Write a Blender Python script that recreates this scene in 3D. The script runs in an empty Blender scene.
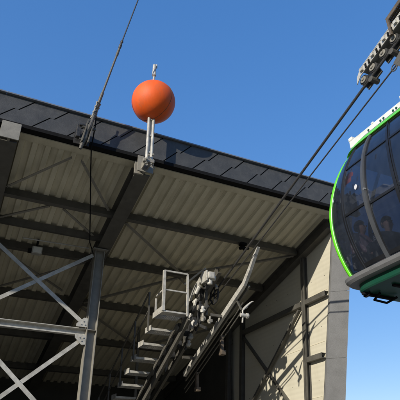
import bpy, bmesh, math, random
from mathutils import Vector, Matrix
random.seed(7)
SC = bpy.context.scene
COL = SC.collection
V = Vector

# ------------------------------------------------------------------ materials
def mat(name, base, rough=0.6, metal=0.0, var=0.12, scale=6.0, bump=0.0, bscale=40.0, dirt=None, dirt_amt=0.0, dirt_scale=2.0, stretch=(1, 1, 1), spec=0.5, coat=0.0):
    m = bpy.data.materials.new(name); m.use_nodes = True
    nt = m.node_tree; N = nt.nodes; L = nt.links
    b = N['Principled BSDF']
    tc = N.new('ShaderNodeTexCoord'); mp = N.new('ShaderNodeMapping'); mp.inputs['Scale'].default_value = stretch
    L.new(tc.outputs['Object'], mp.inputs['Vector'])
    n = N.new('ShaderNodeTexNoise'); n.inputs['Scale'].default_value = scale; n.inputs['Detail'].default_value = 6
    L.new(mp.outputs['Vector'], n.inputs['Vector'])
    r = N.new('ShaderNodeValToRGB'); r.color_ramp.elements[0].position = 0.3; r.color_ramp.elements[1].position = 0.7
    r.color_ramp.elements[0].color = (*[c * (1 - var) for c in base], 1)
    r.color_ramp.elements[1].color = (*[min(1, c * (1 + var)) for c in base], 1)
    L.new(n.outputs['Fac'], r.inputs['Fac'])
    out = r.outputs['Color']
    if dirt:
        n2 = N.new('ShaderNodeTexNoise'); n2.inputs['Scale'].default_value = dirt_scale; n2.inputs['Detail'].default_value = 9; n2.inputs['Roughness'].default_value = 0.7
        L.new(mp.outputs['Vector'], n2.inputs['Vector'])
        r2 = N.new('ShaderNodeValToRGB'); r2.color_ramp.elements[0].position = 0.48; r2.color_ramp.elements[1].position = 0.68
        r2.color_ramp.elements[0].color = (0, 0, 0, 1); r2.color_ramp.elements[1].color = (dirt_amt,) * 3 + (1,)
        L.new(n2.outputs['Fac'], r2.inputs['Fac'])
        mx = N.new('ShaderNodeMix'); mx.data_type = 'RGBA'
        L.new(r2.outputs['Color'], mx.inputs['Factor']); L.new(out, mx.inputs['A']); mx.inputs['B'].default_value = (*dirt, 1)
        out = mx.outputs['Result']
    L.new(out, b.inputs['Base Color'])
    b.inputs['Metallic'].default_value = metal
    mr = N.new('ShaderNodeMapRange'); mr.inputs['To Min'].default_value = max(0.02, rough - 0.1); mr.inputs['To Max'].default_value = min(1, rough + 0.1)
    L.new(n.outputs['Fac'], mr.inputs['Value']); L.new(mr.outputs['Result'], b.inputs['Roughness'])
    b.inputs['Specular IOR Level'].default_value = spec
    b.inputs['Coat Weight'].default_value = coat
    if bump:
        n3 = N.new('ShaderNodeTexNoise'); n3.inputs['Scale'].default_value = bscale; n3.inputs['Detail'].default_value = 4
        L.new(mp.outputs['Vector'], n3.inputs['Vector'])
        bp = N.new('ShaderNodeBump'); bp.inputs['Strength'].default_value = bump; bp.inputs['Distance'].default_value = 0.01
        L.new(n3.outputs['Fac'], bp.inputs['Height']); L.new(bp.outputs['Normal'], b.inputs['Normal'])
    return m

M = {}
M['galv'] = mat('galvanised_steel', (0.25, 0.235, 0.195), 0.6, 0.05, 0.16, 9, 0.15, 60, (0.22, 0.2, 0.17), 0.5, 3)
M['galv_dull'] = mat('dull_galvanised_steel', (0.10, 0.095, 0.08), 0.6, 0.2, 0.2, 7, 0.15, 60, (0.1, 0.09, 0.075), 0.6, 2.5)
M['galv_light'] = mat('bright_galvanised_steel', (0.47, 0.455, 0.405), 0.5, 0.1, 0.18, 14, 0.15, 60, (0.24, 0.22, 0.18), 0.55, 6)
M['deck'] = mat('beige_coated_deck', (0.64, 0.59, 0.435), 0.5, 0.0, 0.12, 1.3, 0.05, 20, (0.30, 0.27, 0.18), 0.6, 1.3, (1, 0.35, 1))
M['roof_top'] = mat('grey_roof_membrane', (0.16, 0.17, 0.18), 0.8, 0, 0.1, 2)
M['slate'] = mat('slate_grey_shingle', (0.062, 0.062, 0.059), 0.5, 0.0, 0.14, 5, 0.25, 70, (0.11, 0.11, 0.105), 0.4, 9, (1, 1, 1), 0.4)
M['corner'] = mat('grey_corner_panel', (0.15, 0.15, 0.146), 0.5, 0.0, 0.1, 4, 0.2, 60, (0.19, 0.19, 0.185), 0.4, 9)
M['black'] = mat('black_rubber', (0.008, 0.008, 0.008), 0.85, 0, 0.3, 20, spec=0.15)
M['flash'] = mat('bluish_flashing', (0.2, 0.215, 0.235), 0.4, 0.3, 0.12, 6, 0.1, 40)
M['orange'] = mat('orange_marker_paint', (0.80, 0.105, 0.003), 0.62, 0, 0.1, 5, 0.12, 25, (0.48, 0.12, 0.04), 0.7, 5.5, (1, 1, 0.4))
M['steel_rope'] = mat('rope_steel', (0.07, 0.068, 0.065), 0.5, 0.5, 0.3, 60, 0.4, 120)
M['rope_light'] = mat('zinc_rope', (0.33, 0.33, 0.32), 0.45, 0.5, 0.3, 60, 0.3, 150)
M['white'] = mat('off_white_paint', (0.76, 0.76, 0.70), 0.45, 0, 0.07, 8, 0.05, 30, (0.45, 0.43, 0.36), 0.5, 6)
M['green'] = mat('lime_green_paint', (0.13, 0.62, 0.015), 0.3, 0, 0.05, 5, coat=0.4)
M['dgreen'] = mat('dark_green_paint', (0.008, 0.065, 0.038), 0.35, 0, 0.12, 4, 0.05, 20, (0.02, 0.05, 0.035), 0.5, 4)
M['sill'] = mat('worn_grey_sill', (0.22, 0.222, 0.22), 0.5, 0.3, 0.2, 6, 0.15, 50, (0.1, 0.1, 0.095), 0.6, 6, (1, 1, 3))
M['alu'] = mat('brushed_aluminium', (0.34, 0.345, 0.34), 0.42, 0.45, 0.14, 6, 0.1, 80, (0.2, 0.19, 0.17), 0.5, 7)
M['trimgrey'] = mat('grey_window_trim', (0.075, 0.08, 0.085), 0.4, 0.2, 0.1, 8)
M['trimdark'] = mat('black_window_trim', (0.012, 0.013, 0.015), 0.35, 0, 0.2, 8)
M['cabinroof'] = mat('brown_headliner', (0.16, 0.11, 0.075), 0.8, 0, 0.12, 8)
M['seat'] = mat('dark_seat_cloth', (0.03, 0.035, 0.045), 0.85, 0, 0.2, 20)
M['skin'] = mat('skin', (0.56, 0.31, 0.22), 0.5, 0, 0.06, 8)
M['hair'] = mat('dark_hair', (0.03, 0.02, 0.014), 0.6, 0, 0.3, 40, 0.5, 90, stretch=(1, 1, 0.2))
M['pinkcloth'] = mat('dusty_pink_cloth', (0.62, 0.36, 0.37), 0.85, 0, 0.16, 14, 0.3, 60)
M['blackcloth'] = mat('black_cloth', (0.02, 0.022, 0.026), 0.8, 0, 0.3, 14, 0.4, 40)
M['whitecloth'] = mat('white_cloth', (0.75, 0.75, 0.74), 0.8, 0, 0.05, 14)
M['rubber'] = mat('dark_tyre_rubber', (0.03, 0.03, 0.03), 0.75, 0, 0.3, 12)
M['brown'] = mat('rusty_brown_steel', (0.11, 0.085, 0.06), 0.7, 0.2, 0.3, 12, 0.3, 60)
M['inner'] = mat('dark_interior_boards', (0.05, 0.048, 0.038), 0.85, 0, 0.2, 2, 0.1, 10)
M['concrete'] = mat('concrete', (0.07, 0.068, 0.06), 0.85, 0, 0.2, 2, 0.3, 30)
M['lens'] = mat('frosted_lens', (0.7, 0.68, 0.6), 0.35, 0, 0.05, 8)

# cream wall: thin horizontal micro-ribs in the sheet itself plus panel joints
def wall_mat():
    m = mat('cream_wall_panel', (0.56, 0.525, 0.41), 0.55, 0, 0.05, 1.5, 0, 0, (0.45, 0.415, 0.30), 0.4, 1.4, (1, 1, 0.4))
    nt = m.node_tree; N = nt.nodes; L = nt.links; b = N['Principled BSDF']
    tc = N.new('ShaderNodeTexCoord'); w = N.new('ShaderNodeTexWave'); w.wave_type = 'BANDS'; w.bands_direction = 'Z'; w.wave_profile = 'SIN'
    w.inputs['Scale'].default_value = 3.2; L.new(tc.outputs['Object'], w.inputs['Vector'])
    bp = N.new('ShaderNodeBump'); bp.inputs['Strength'].default_value = 0.22; bp.inputs['Distance'].default_value = 0.012
    L.new(w.outputs['Fac'], bp.inputs['Height']); L.new(bp.outputs['Normal'], b.inputs['Normal'])
    return m
M['cream'] = wall_mat()

def glass_mat(tint=(0.47, 0.49, 0.53), name='tinted_glass'):
    m = bpy.data.materials.new(name); m.use_nodes = True
    nt = m.node_tree; N = nt.nodes; L = nt.links; N.remove(N['Principled BSDF'])
    t = N.new('ShaderNodeBsdfTransparent'); t.inputs['Color'].default_value = (*tint, 1)
    g = N.new('ShaderNodeBsdfGlossy'); g.inputs['Roughness'].default_value = 0.03; g.inputs['Color'].default_value = (0.9, 0.95, 1, 1)
    lw = N.new('ShaderNodeLayerWeight'); pw = N.new('ShaderNodeMath'); pw.operation = 'POWER'; pw.inputs[1].default_value = 4.0; L.new(lw.outputs['Facing'], pw.inputs[0]); f = N.new('ShaderNodeMath'); f.operation = 'MULTIPLY_ADD'; f.inputs[1].default_value = 0.9; f.inputs[2].default_value = 0.05; L.new(pw.outputs[0], f.inputs[0])
    df = N.new('ShaderNodeBsdfDiffuse'); df.inputs['Color'].default_value = (0.22, 0.27, 0.36, 1)   # bluish veil mixed in to brighten the glass like a sky sheen
    nz = N.new('ShaderNodeTexNoise'); nz.inputs['Scale'].default_value = 5; nz.inputs['Detail'].default_value = 8
    mr = N.new('ShaderNodeMapRange'); mr.inputs['To Min'].default_value = 0.02; mr.inputs['To Max'].default_value = 0.10; L.new(nz.outputs['Fac'], mr.inputs['Value'])
    dm = N.new('ShaderNodeMixShader'); L.new(mr.outputs['Result'], dm.inputs[0]); L.new(t.outputs[0], dm.inputs[1]); L.new(df.outputs[0], dm.inputs[2])
    mx = N.new('ShaderNodeMixShader'); L.new(f.outputs[0], mx.inputs[0]); L.new(dm.outputs[0], mx.inputs[1]); L.new(g.outputs[0], mx.inputs[2])
    L.new(mx.outputs[0], N['Material Output'].inputs['Surface'])
    return m
M['glass'] = glass_mat()

# ------------------------------------------------------------------ object helpers
def worldloc(o):
    p = V((0, 0, 0))
    while o: p = p + o.location; o = o.parent
    return p
def thing(name, label, cat, loc, group=None):
    o = bpy.data.objects.new(name, None); COL.objects.link(o); o.location = loc; o.empty_display_size = 0.2
    o['label'] = label; o['category'] = cat
    if group: o['group'] = group
    return o
def pieces(bm, gap=0.006):
    """splits bm into groups of faces that lie apart from each other"""
    bm.verts.index_update(); seen = set(); isl = []
    for v in bm.verts:
        if v in seen: continue
        st_ = [v]; seen.add(v); cur = []
        while st_:
            q = st_.pop(); cur.append(q)
            for e in q.link_edges:
                w = e.other_vert(q)
                if w not in seen: seen.add(w); st_.append(w)
        isl.append(([min(q.co[k] for q in cur) - gap for k in range(3)], [max(q.co[k] for q in cur) + gap for k in range(3)], cur))
    n = len(isl); par = list(range(n))
    def find(a):
        while par[a] != a: par[a] = par[par[a]]; a = par[a]
        return a
    for i in range(n):
        for j in range(i + 1, n):
            if all(isl[i][0][k] <= isl[j][1][k] and isl[j][0][k] <= isl[i][1][k] for k in range(3)): par[find(i)] = find(j)
    g = {}
    for i in range(n): g.setdefault(find(i), []).extend(isl[i][2])
    return list(g.values())
def obj(name, bm, m, parent=None, label=None, smooth=False, origin=None):
    if parent:
        gs = pieces(bm)
        if 1 < len(gs) <= 40:
            first = None
            for g in gs:
                keep = set(v.index for v in g); b2 = bm.copy(); b2.verts.ensure_lookup_table()
                bmesh.ops.delete(b2, geom=[v for v in b2.verts if v.index not in keep], context='VERTS')
                o = obj1(name, b2, m, parent, label, smooth); first = first or o
            bm.free(); return first
    return obj1(name, bm, m, parent, label, smooth, origin)
def obj1(name, bm, m, parent=None, label=None, smooth=False, origin=None):
    """links bm (built in world coordinates) as one mesh object; its origin is moved to the parent's or to its own base"""
    bmesh.ops.recalc_face_normals(bm, faces=bm.faces[:])
    if parent: off = worldloc(parent)
    else:
        if origin is None:
            xs = [v.co.x for v in bm.verts]; ys = [v.co.y for v in bm.verts]; zs = [v.co.z for v in bm.verts]
            origin = V(((min(xs) + max(xs)) / 2, (min(ys) + max(ys)) / 2, min(zs)))
        off = V(origin)
    bmesh.ops.translate(bm, verts=bm.verts, vec=-off)
    me = bpy.data.meshes.new(name); bm.to_mesh(me); bm.free()
    if smooth:
        for p in me.polygons: p.use_smooth = True
    ms = m if isinstance(m, (list, tuple)) else [m]
    for q in ms: me.materials.append(M[q])
    o = bpy.data.objects.new(name, me); COL.objects.link(o)
    if parent: o.parent = parent
    else: o.location = off
    if label: o['label'] = label
    return o
def tag(o, label, cat, group=None, kind=None):
    if label: o['label'] = label
    if cat: o['category'] = cat
    if group: o['group'] = group
    if kind: o['kind'] = kind
    return o
def B(): return bmesh.new()
def box(bm, x0, x1, y0, y1, z0, z1, bev=0.0, mi=0):
    vs = [bm.verts.new((x, y, z)) for x in (x0, x1) for y in (y0, y1) for z in (z0, z1)]
    fs = [(0, 1, 3, 2), (4, 6, 7, 5), (0, 4, 5, 1), (2, 3, 7, 6), (0, 2, 6, 4), (1, 5, 7, 3)]
    F = [bm.faces.new([vs[i] for i in f]) for f in fs]
    for f in F: f.material_index = mi
    if bev: bmesh.ops.bevel(bm, geom=list({e for f in F for e in f.edges}), offset=bev, segments=2, affect='EDGES', profile=0.6)
def frame(d, up=(0, 0, 1)):
    d = V(d).normalized(); up = V(up)
    if abs(d.dot(up)) > 0.98: up = V((0, 1, 0))
    s = d.cross(up).normalized(); u = s.cross(d).normalized()
    return d, s, u
def bar(bm, a, b, w, h, up=(0, 0, 1), off=(0, 0)):
    """rectangular bar a->b; w along side axis, h along up axis; off shifts in (side, up)"""
    a = V(a); b = V(b); d, s, u = frame(b - a, up)
    vs = []
    for p in (a, b):
        for i, j in ((-1, -1), (1, -1), (1, 1), (-1, 1)):
            vs.append(bm.verts.new(p + s * (i * w / 2 + off[0]) + u * (j * h / 2 + off[1])))
    for f in ((0, 1, 2, 3), (7, 6, 5, 4), (0, 4, 5, 1), (1, 5, 6, 2), (2, 6, 7, 3), (3, 7, 4, 0)):
        bm.faces.new([vs[i] for i in f])
def ibeam(bm, a, b, w, h, tf=0.015, tw=0.012, up=(0, 0, 1)):
    bar(bm, a, b, w, tf, up, (0, h / 2 - tf / 2)); bar(bm, a, b, w, tf, up, (0, -h / 2 + tf / 2))
    bar(bm, a, b, tw, h - 2 * tf, up)
def cbeam(bm, a, b, w, h, t=0.012, up=(0, 0, 1), side=1):
    bar(bm, a, b, t, h, up, (-side * (w / 2 - t / 2), 0))
    bar(bm, a, b, w - t, t, up, (side * t / 2, h / 2 - t / 2)); bar(bm, a, b, w - t, t, up, (side * t / 2, -h / 2 + t / 2))
def angle(bm, a, b, w, t=0.008, up=(0, 0, 1)):
    bar(bm, a, b, w, t, up, (0, -w / 2)); bar(bm, a, b, t, w - t, up, (-w / 2 + t / 2, t / 2))
def tube(bm, pts, r, seg=10, cap=True, radii=None):
    pts = [V(p) for p in pts]; rings = []
    for i, p in enumerate(pts):
        d = (pts[min(i + 1, len(pts) - 1)] - pts[max(i - 1, 0)])
        _, s, u = frame(d, (0.13, 0.21, 0.97)); rr = radii[i] if radii else r
        rings.append([bm.verts.new(p + (s * math.cos(k * 2 * math.pi / seg) + u * math.sin(k * 2 * math.pi / seg)) * rr) for k in range(seg)])
    for a, b in zip(rings, rings[1:]):
        for k in range(seg): bm.faces.new((a[k], a[(k + 1) % seg], b[(k + 1) % seg], b[k]))
    if cap: bm.faces.new(rings[0]); bm.faces.new(list(reversed(rings[-1])))
def disc(bm, c, axis, r, t, seg=24, r_in=0.0):
    c = V(c); d, s, u = frame(axis); prof = [(-t / 2, r * 0.93), (-t / 2 * 0.8, r), (t / 2 * 0.8, r), (t / 2, r * 0.93)]
    tube(bm, [c + d * q[0] for q in prof], r, seg, True, [q[1] for q in prof])
def bolt(bm, p, axis, r=0.012, t=0.012): 
    d = V(axis).normalized(); tube(bm, [V(p), V(p) + d * t], r, 6)
def plate(bm, pts, n, t):
    n = V(n).normalized() * t; a = [bm.verts.new(V(p)) for p in pts]; b = [bm.verts.new(V(p) + n) for p in pts]
    bm.faces.new(a); bm.faces.new(list(reversed(b))); k = len(pts)
    for i in range(k): bm.faces.new((a[i], b[i], b[(i + 1) % k], a[(i + 1) % k]))

# ------------------------------------------------------------------ ground
bm = B(); 
S = 4000
vs = [bm.verts.new(p) for p in ((-S, -S, 0), (S, -S, 0), (S, S, 0), (-S, S, 0))]; bm.faces.new(vs)
M['ground'] = mat('pale_gravel_ground', (0.19, 0.175, 0.145), 0.9, 0, 0.2, 0.8, 0.5, 25, (0.12, 0.14, 0.07), 0.5, 0.05)
tag(obj('ground', bm, 'ground', origin=(0, 0, 0)), 'pale gravel ground around the lift station', None, kind='structure')

# unseen dark slopes added outside the view to block light from the low sky
M['sky_blocker'] = mat('dark_sky_blocker_slope', (0.035, 0.05, 0.02), 0.95, 0, 0.5, 0.15, 0.6, 1.2)
bm = B(); N_ = 120; rows = []
for r_, hf in ((70, 0.0), (90, 0.35), (120, 0.8), (150, 1.0), (220, 1.05)):
    row = []
    for i in range(N_ + 1):
        a = math.radians(64.4 + 44 + 272 * i / N_); e_ = min(1, i / 6, (N_ - i) / 6)
        h = (26 + 5 * math.sin(a * 3) + 4 * math.sin(a * 7 + 1) + random.uniform(-1.2, 1.2)) * hf * e_ * r_ / 120 - 0.3
        row.append(bm.verts.new((r_ * math.cos(a), r_ * math.sin(a), h)))
    rows.append(row)
for a, b in zip(rows, rows[1:]):
    for i in range(N_): bm.faces.new((a[i], a[i + 1], b[i + 1], b[i]))
tag(obj('sky_blocker_hills', bm, 'sky_blocker', origin=(0, 0, 0)), 'unseen dark wooded slopes added to block low sky light', None, kind='structure')

# ------------------------------------------------------------------ station building
SL = math.tan(math.radians(13.7))
def dz(y): return 6.58 - SL * (y - 7.0)      # underside of the roof deck
YR = 16.3; XL = -4.75; XR = 7.06
st = thing('station_building', 'open-fronted lift station shed with dark slate fascia, beige ribbed ceiling and cream gable wall', 'building', (0, 11, 0))

# ribbed deck (trapezoid ribs running up the slope)
bm = B(); p = 0.215; x = XL; prof = []
while x < XR - 0.01:
    prof += [(x, 0.0), (x + 0.085, 0.0), (x + 0.10, 0.048), (x + 0.195, 0.048)]; x += p
ya, yb = 7.2, YR
A_ = [bm.verts.new((min(q[0], XR), ya, dz(ya) + q[1])) for q in prof]; B_ = [bm.verts.new((min(q[0], XR), yb, dz(yb) + q[1])) for q in prof]
A2 = [bm.verts.new((min(q[0], XR), ya, dz(ya) + q[1] + 0.006)) for q in prof]; B2 = [bm.verts.new((min(q[0], XR), yb, dz(yb) + q[1] + 0.006)) for q in prof]
for i in range(len(prof) - 1):
    bm.faces.new((A_[i], A_[i + 1], B_[i + 1], B_[i])); bm.faces.new((A2[i], B2[i], B2[i + 1], A2[i + 1]))
k_ = 0; x = XL + 0.195
while x < XR - 0.3:      # side laps of the sheets and screw heads along the purlins
    if k_ % 4 == 0: bar(bm, (x, 7.22, dz(7.22) + 0.044), (x, YR - 0.02, dz(YR - 0.02) + 0.044), 0.035, 0.006)
    for y_ in (7.30, 8.33, 8.52, 9.81, 10.0):
        if k_ % 2 == 0: bolt(bm, (x - 0.11 + p * 0.0, y_, dz(y_) + 0.002), (0, 0, -1), 0.009, 0.008)
    x += p; k_ += 1
obj('roof_deck', bm, 'deck', st, 'beige ribbed sheet-metal underside of the roof')
# roof top box
bm = B()
pts = [(6.99, 7.10), (6.99, 6.68), (7.15, 6.68), (YR + 0.3, dz(YR + 0.3) + 0.1), (YR + 0.3, dz(YR + 0.3) + 0.5), (9.0, dz(9.0) + 0.52)]
a = [bm.verts.new((XL - 0.2, q[0], q[1])) for q in pts]; b = [bm.verts.new((XR, q[0], q[1])) for q in pts]
bm.faces.new(a); bm.faces.new(list(reversed(b)))
for i in range(len(pts)): bm.faces.new((a[i], b[i], b[(i + 1) % len(pts)], a[(i + 1) % len(pts)]))
obj('roof', bm, 'roof_top', st)
# backing strip, slate tiles
bm = B(); box(bm, XL - 0.2, XR, 6.965, 6.985, 6.60, 7.12); fb = obj('fascia_backing', bm, 'black', st)
bm = B(); P = 0.57; x = XL - 0.9; g = 0.013; k = 0
x = 0.32 - P * 10
while x < XR + 0.3:
    z0, z1, z2, zt = 6.605, 6.885, 6.868, 7.125
    L_ = [(x + g, z0), (x + 0.27 + g, z1), (x + 0.325 + g, z2), (x + 0.325 + 0.24 + g, zt)]
    R_ = [(q[0] + P - 2 * g, q[1]) for q in L_]
    poly = L_ + list(reversed(R_))
    poly = [(min(max(q[0], XL - 0.2), XR), q[1]) for q in poly]
    if max(q[0] for q in poly) - min(q[0] for q in poly) > 0.1:
        j = random.uniform(-0.004, 0.003); tlt = random.uniform(0.004, 0.014)
        fr = [bm.verts.new((q[0], 6.944 + j + tlt * (q[1] - z0) / 0.5 + (0.004 if i in (0, 7) else 0) * random.random(), q[1])) for i, q in enumerate(poly)]
        bk = [bm.verts.new((q[0], 6.963, q[1])) for q in poly]
        f = bm.faces.new(fr); bm.faces.new(list(reversed(bk)))
        n = len(poly)
        for i in range(n): bm.faces.new((fr[i], bk[i], bk[(i + 1) % n], fr[(i + 1) % n]))
    x += P
bmesh.ops.remove_doubles(bm, verts=bm.verts, dist=0.0001)
obj('fascia_tiles', bm, 'slate', fb, 'dark slate-grey shingles with slanted joints')
bm = B(); x = XL - 0.2
while x < XR:
    x2 = min(x + 2.4, XR); box(bm, x, x2 - 0.004, 6.905, 7.10, 7.122, 7.148, 0.004); x = x2
obj('roof_flashing', bm, 'flash', st)
bm = B(); box(bm, XL - 0.2, XR, 6.918, 7.04, 6.53, 6.598, 0.004); obj('drip_edge', bm, 'black', st)
bm = B(); box(bm, XL, 6.59, 7.043, 7.21, 6.505, 6.522); box(bm, XL, 6.59, 7.212, 7.224, 6.505, 6.56); obj('edge_trim', bm, 'deck', st)

# rafters
RX = [-4.44, -2.2, 0.03, 2.26]
def rafter(x, w=0.27, plate_=True):
    bm = B(); y0 = 7.06; h = 0.29; a = (x, y0, dz(y0) - h / 2 - 0.0); b = (x, YR - 0.05, dz(YR - 0.05) - h / 2)
    a = V(a); b = V(b)
    ibeam(bm, a, b, w, h, 0.018, 0.014)
    for yy in (8.4, 9.3, 11.6, 13.4):
        for s in (-1, 1): box(bm, x + s * 0.02 if s > 0 else x - w / 2 + 0.01, x + w / 2 - 0.01 if s > 0 else x - 0.02, yy - 0.005, yy + 0.005, dz(yy) - h + 0.03, dz(yy) - 0.03)
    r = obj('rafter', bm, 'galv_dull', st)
    if plate_:
        bm = B(); box(bm, x - w / 2 - 0.01, x + w / 2 + 0.01, 6.885, 6.905, 6.25, 6.555, 0.003); box(bm, x - 0.02, x + 0.02, 6.906, 7.058, 6.28, 6.50)
        obj('end_plate', bm, 'galv', r)
    return r
for x in RX: rafter(x)
# rafter against the gable
bm = B(); ibeam(bm, (6.50, 7.3, dz(7.3) - 0.13), (6.50, YR - 0.05, dz(YR - 0.05) - 0.13), 0.16, 0.25); obj('rafter', bm, 'galv_dull', st)
# purlins
XP = RX + [6.42]
for y in (8.42, 9.9, 11.6, 13.4, 15.2):
    for i in range(len(XP) - 1):
        xa = XP[i] + (0.01); xb = XP[i + 1] - (0.01 if i < len(XP) - 2 else 0.0)
        bm = B(); cbeam(bm, (xa, y, dz(y) - 0.085), (xb, y, dz(y) - 0.085), 0.085, 0.16, 0.009, (0, SL, 1), -1)
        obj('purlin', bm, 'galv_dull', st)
# strut between rafters in the left bay
for i in (1, 2):
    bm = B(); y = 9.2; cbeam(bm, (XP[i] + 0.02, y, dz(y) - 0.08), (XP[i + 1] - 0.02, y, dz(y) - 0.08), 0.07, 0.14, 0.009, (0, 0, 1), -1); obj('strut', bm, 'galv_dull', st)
# roof bracing: slim angles in the roof plane
def rb(x0, y0, x1, y1, dd=0.10, w=0.05):
    bm = B(); a = V((x0, y0, dz(y0) - dd)); b = V((x1, y1, dz(y1) - dd)); angle(bm, a, b, w, 0.007)
    for p_, q_ in ((a, b), (b, a)):
        dd_ = (q_ - p_).normalized()
        for t in (0.03, 0.09): bolt(bm, p_ + dd_ * t + V((0, 0, -w / 2 - 0.004)), (0, 0, -1), 0.011, 0.012)
    obj('roof_brace', bm, 'galv', st)
rb(0.18, 8.25, 1.05, 7.24); rb(1.25, 7.26, 2.05, 8.3)
rb(0.18, 9.1, 0.98, 8.52); rb(1.25, 8.52, 1.98, 9.1)
rb(0.18, 9.9, 1.9, 11.2); rb(0.3, 11.6, 2.1, 10.0)
rb(2.46, 8.5, 4.22, 9.78, 0.13, 0.065); rb(4.26, 9.8, 6.38, 8.46, 0.13, 0.065)
rb(2.46, 11.5, 4.22, 9.96, 0.13, 0.065); rb(4.26, 9.96, 6.3, 11.5, 0.13, 0.065)
rb(2.46, 11.7, 4.5, 13.3, 0.13, 0.065); rb(4.5, 13.3, 6.3, 11.7, 0.13, 0.065)
rb(-2.1, 8.25, -1.1, 7.24); rb(-1.0, 7.26, -0.1, 8.3)

# columns
CY = 9.3; CZ = dz(CY) - 0.29
def column(x, z0=0.0):
    bm = B(); a = (x, CY, z0 + 0.02); b = (x, CY, CZ - 0.022)
    # flanges face +-X, web in the XZ plane
    box(bm, x - 0.095, x - 0.083, CY - 0.09, CY + 0.09, z0 + 0.02, CZ - 0.022)
    box(bm, x + 0.083, x + 0.095, CY - 0.09, CY + 0.09, z0 + 0.02, CZ - 0.022)
    box(bm, x - 0.083, x + 0.083, CY - 0.005, CY + 0.005, z0 + 0.02, CZ - 0.022)
    for zz in (4.1, 2.15):
        box(bm, x - 0.0825, x + 0.0825, CY - 0.088, CY - 0.006, zz - 0.006, zz + 0.006)
    c = obj('column', bm, 'galv', st)
    bm = B(); box(bm, x - 0.15, x + 0.15, CY - 0.14, CY + 0.14, CZ - 0.02, CZ - 0.002, 0.002); box(bm, x - 0.17, x + 0.17, CY - 0.16, CY + 0.16, 0.002, 0.02)
    for sx in (-0.12, 0.12):
        for sy in (-0.11, 0.11): bolt(bm, (x + sx, CY + sy, CZ - 0.02), (0, 0, -1))
    obj('bearing_plate', bm, 'galv', c)
CX = [-4.51, -2.27, -0.04, 2.19]
for x in CX: column(x)
TS = 1
# tie beams + X bracing in the column plane
for i in range(len(CX) - 1):
    xa, xb = CX[i] + 0.097, CX[i + 1] - 0.097
    for zz in (4.06, 2.1):
        bm = B(); cbeam(bm, (xa, CY, zz), (xb, CY, zz), 0.10, 0.13, 0.012, (0, 0, 1), TS); obj('tie_beam', bm, 'galv_light', st)
    gl = []
    def br(x0, z0, x1, z1, yo):
        bm = B(); a = V((x0, CY + yo, z0)); b = V((x1, CY + yo, z1)); bar(bm, a, b, 0.008, 0.072, (0, 0, 1)); bar(bm, a, b, 0.055, 0.008, (0, 0, 1), (-0.0315, 0.032))
        obj('brace', bm, 'galv_light', st)
    br(xa + 0.03, 4.2, xb - 0.03, CZ - 0.14, -0.05); br(xa + 0.03, CZ - 0.10, xb - 0.06, 4.2, -0.062)
    br(xa + 0.03, 2.22, xb - 0.05, 3.93, -0.05); br(xa + 0.03, 3.93, xb - 0.05, 2.22, -0.062)
    br(xa + 0.03, 0.1, xb - 0.05, 1.98, -0.05); br(xa + 0.03, 1.98, xb - 0.05, 0.1, -0.062)
    for (xx, zz, sg) in ((xb, 4.06, -1), (xa, 4.06, 1), (xa, 2.1, 1), (xb, 2.1, -1)):
        bm = B(); y = CY - 0.092
        for s2 in (1, -1):
            plate(bm, [(xx, y, zz + s2 * 0.075), (xx, y, zz + s2 * 0.24), (xx + sg * 0.07, y, zz + s2 * 0.25), (xx + sg * 0.20, y, zz + s2 * 0.13), (xx + sg * 0.20, y, zz + s2 * 0.075)], (0, 1, 0), 0.01)
            for q in ((0.05, 0.12), (0.12, 0.12), (0.08, 0.18)): bolt(bm, (xx + sg * q[0], y, zz + s2 * q[1]), (0, -1, 0), 0.012, 0.014)
        obj('gusset_plate', bm, 'galv_light', st)

# gable wall
def ylean(z): return 9.02 - 0.279 * z
bm = B()
GP = [(ylean(0) + 0.05, 0), (YR, 0), (YR, dz(YR)), (7.30, dz(7.30) + 0.0)]
plate(bm, [(6.6, q[0], q[1]) for q in GP], (1, 0, 0), 0.2)
gw = obj('gable_wall', bm, 'cream', st)
bm = B()   # grey panelled corner of the gable
zs = [0, 1.25, 2.5, 3.75, 5.0, 6.2, 6.47]
for z0, z1 in zip(zs, zs[1:]):
    e = 0.002
    y0, y1 = ylean(z0 + e), ylean(z1 - e)
    vs = [(6.585, y0, z0 + e), (6.87, y0 - 0.24, z0 + e - 0.0), (6.87, y1 - 0.24, z1 - e), (6.585, y1, z1 - e)]
    plate(bm, vs, (0, 1, 0.28), 0.05)
    plate(bm, [(6.805, y0 + 0.06, z0 + e), (6.805, YR, z0 + e), (6.805, YR, z1 - e), (6.805, y1 + 0.06, z1 - e)], (1, 0, 0), 0.08) if z1 < 4.2 else None
cp = obj('corner_panel', bm, 'corner', st)
bm = B(); plate(bm, [(6.60, ylean(0.1) + 0.06, 0.1), (6.865, ylean(0.1) - 0.18, 0.1), (6.865, ylean(6.4) - 0.18, 6.4), (6.60, ylean(6.4) + 0.06, 6.4)], (0, 1, 0.28), 0.02); obj('panel_backing', bm, 'black', cp)
bm = B(); plate(bm, [(6.806, ylean(3.8) + .06, 3.76), (6.806, YR, 3.76), (6.806, YR, dz(YR)), (6.806, 7.40, dz(7.40) - 0.0)], (1, 0, 0), 0.078); obj('side_cladding', bm, 'corner', st)
def post(y0, y1, w=0.10, d=0.10, x=6.545, m='galv_dull'):
    bm = B(); zt = dz(y1) - 0.25; a = V((x, y0, 0.02)); b = V((x, y1, zt))
    dd = (b - a)
    bar(bm, a, b, 0.008, d, (1, 0, 0)); bar(bm, a, b, w, 0.008, (1, 0, 0), (0, d / 2 - 0.004)); bar(bm, a, b, w, 0.008, (1, 0, 0), (0, -d / 2 + 0.004))
    obj('wall_post', bm, m, st)
post(9.01, 8.33, 0.12); post(11.63, 11.1, 0.12); post(12.15, 11.62, 0.12, 0.10, 6.43)
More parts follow.
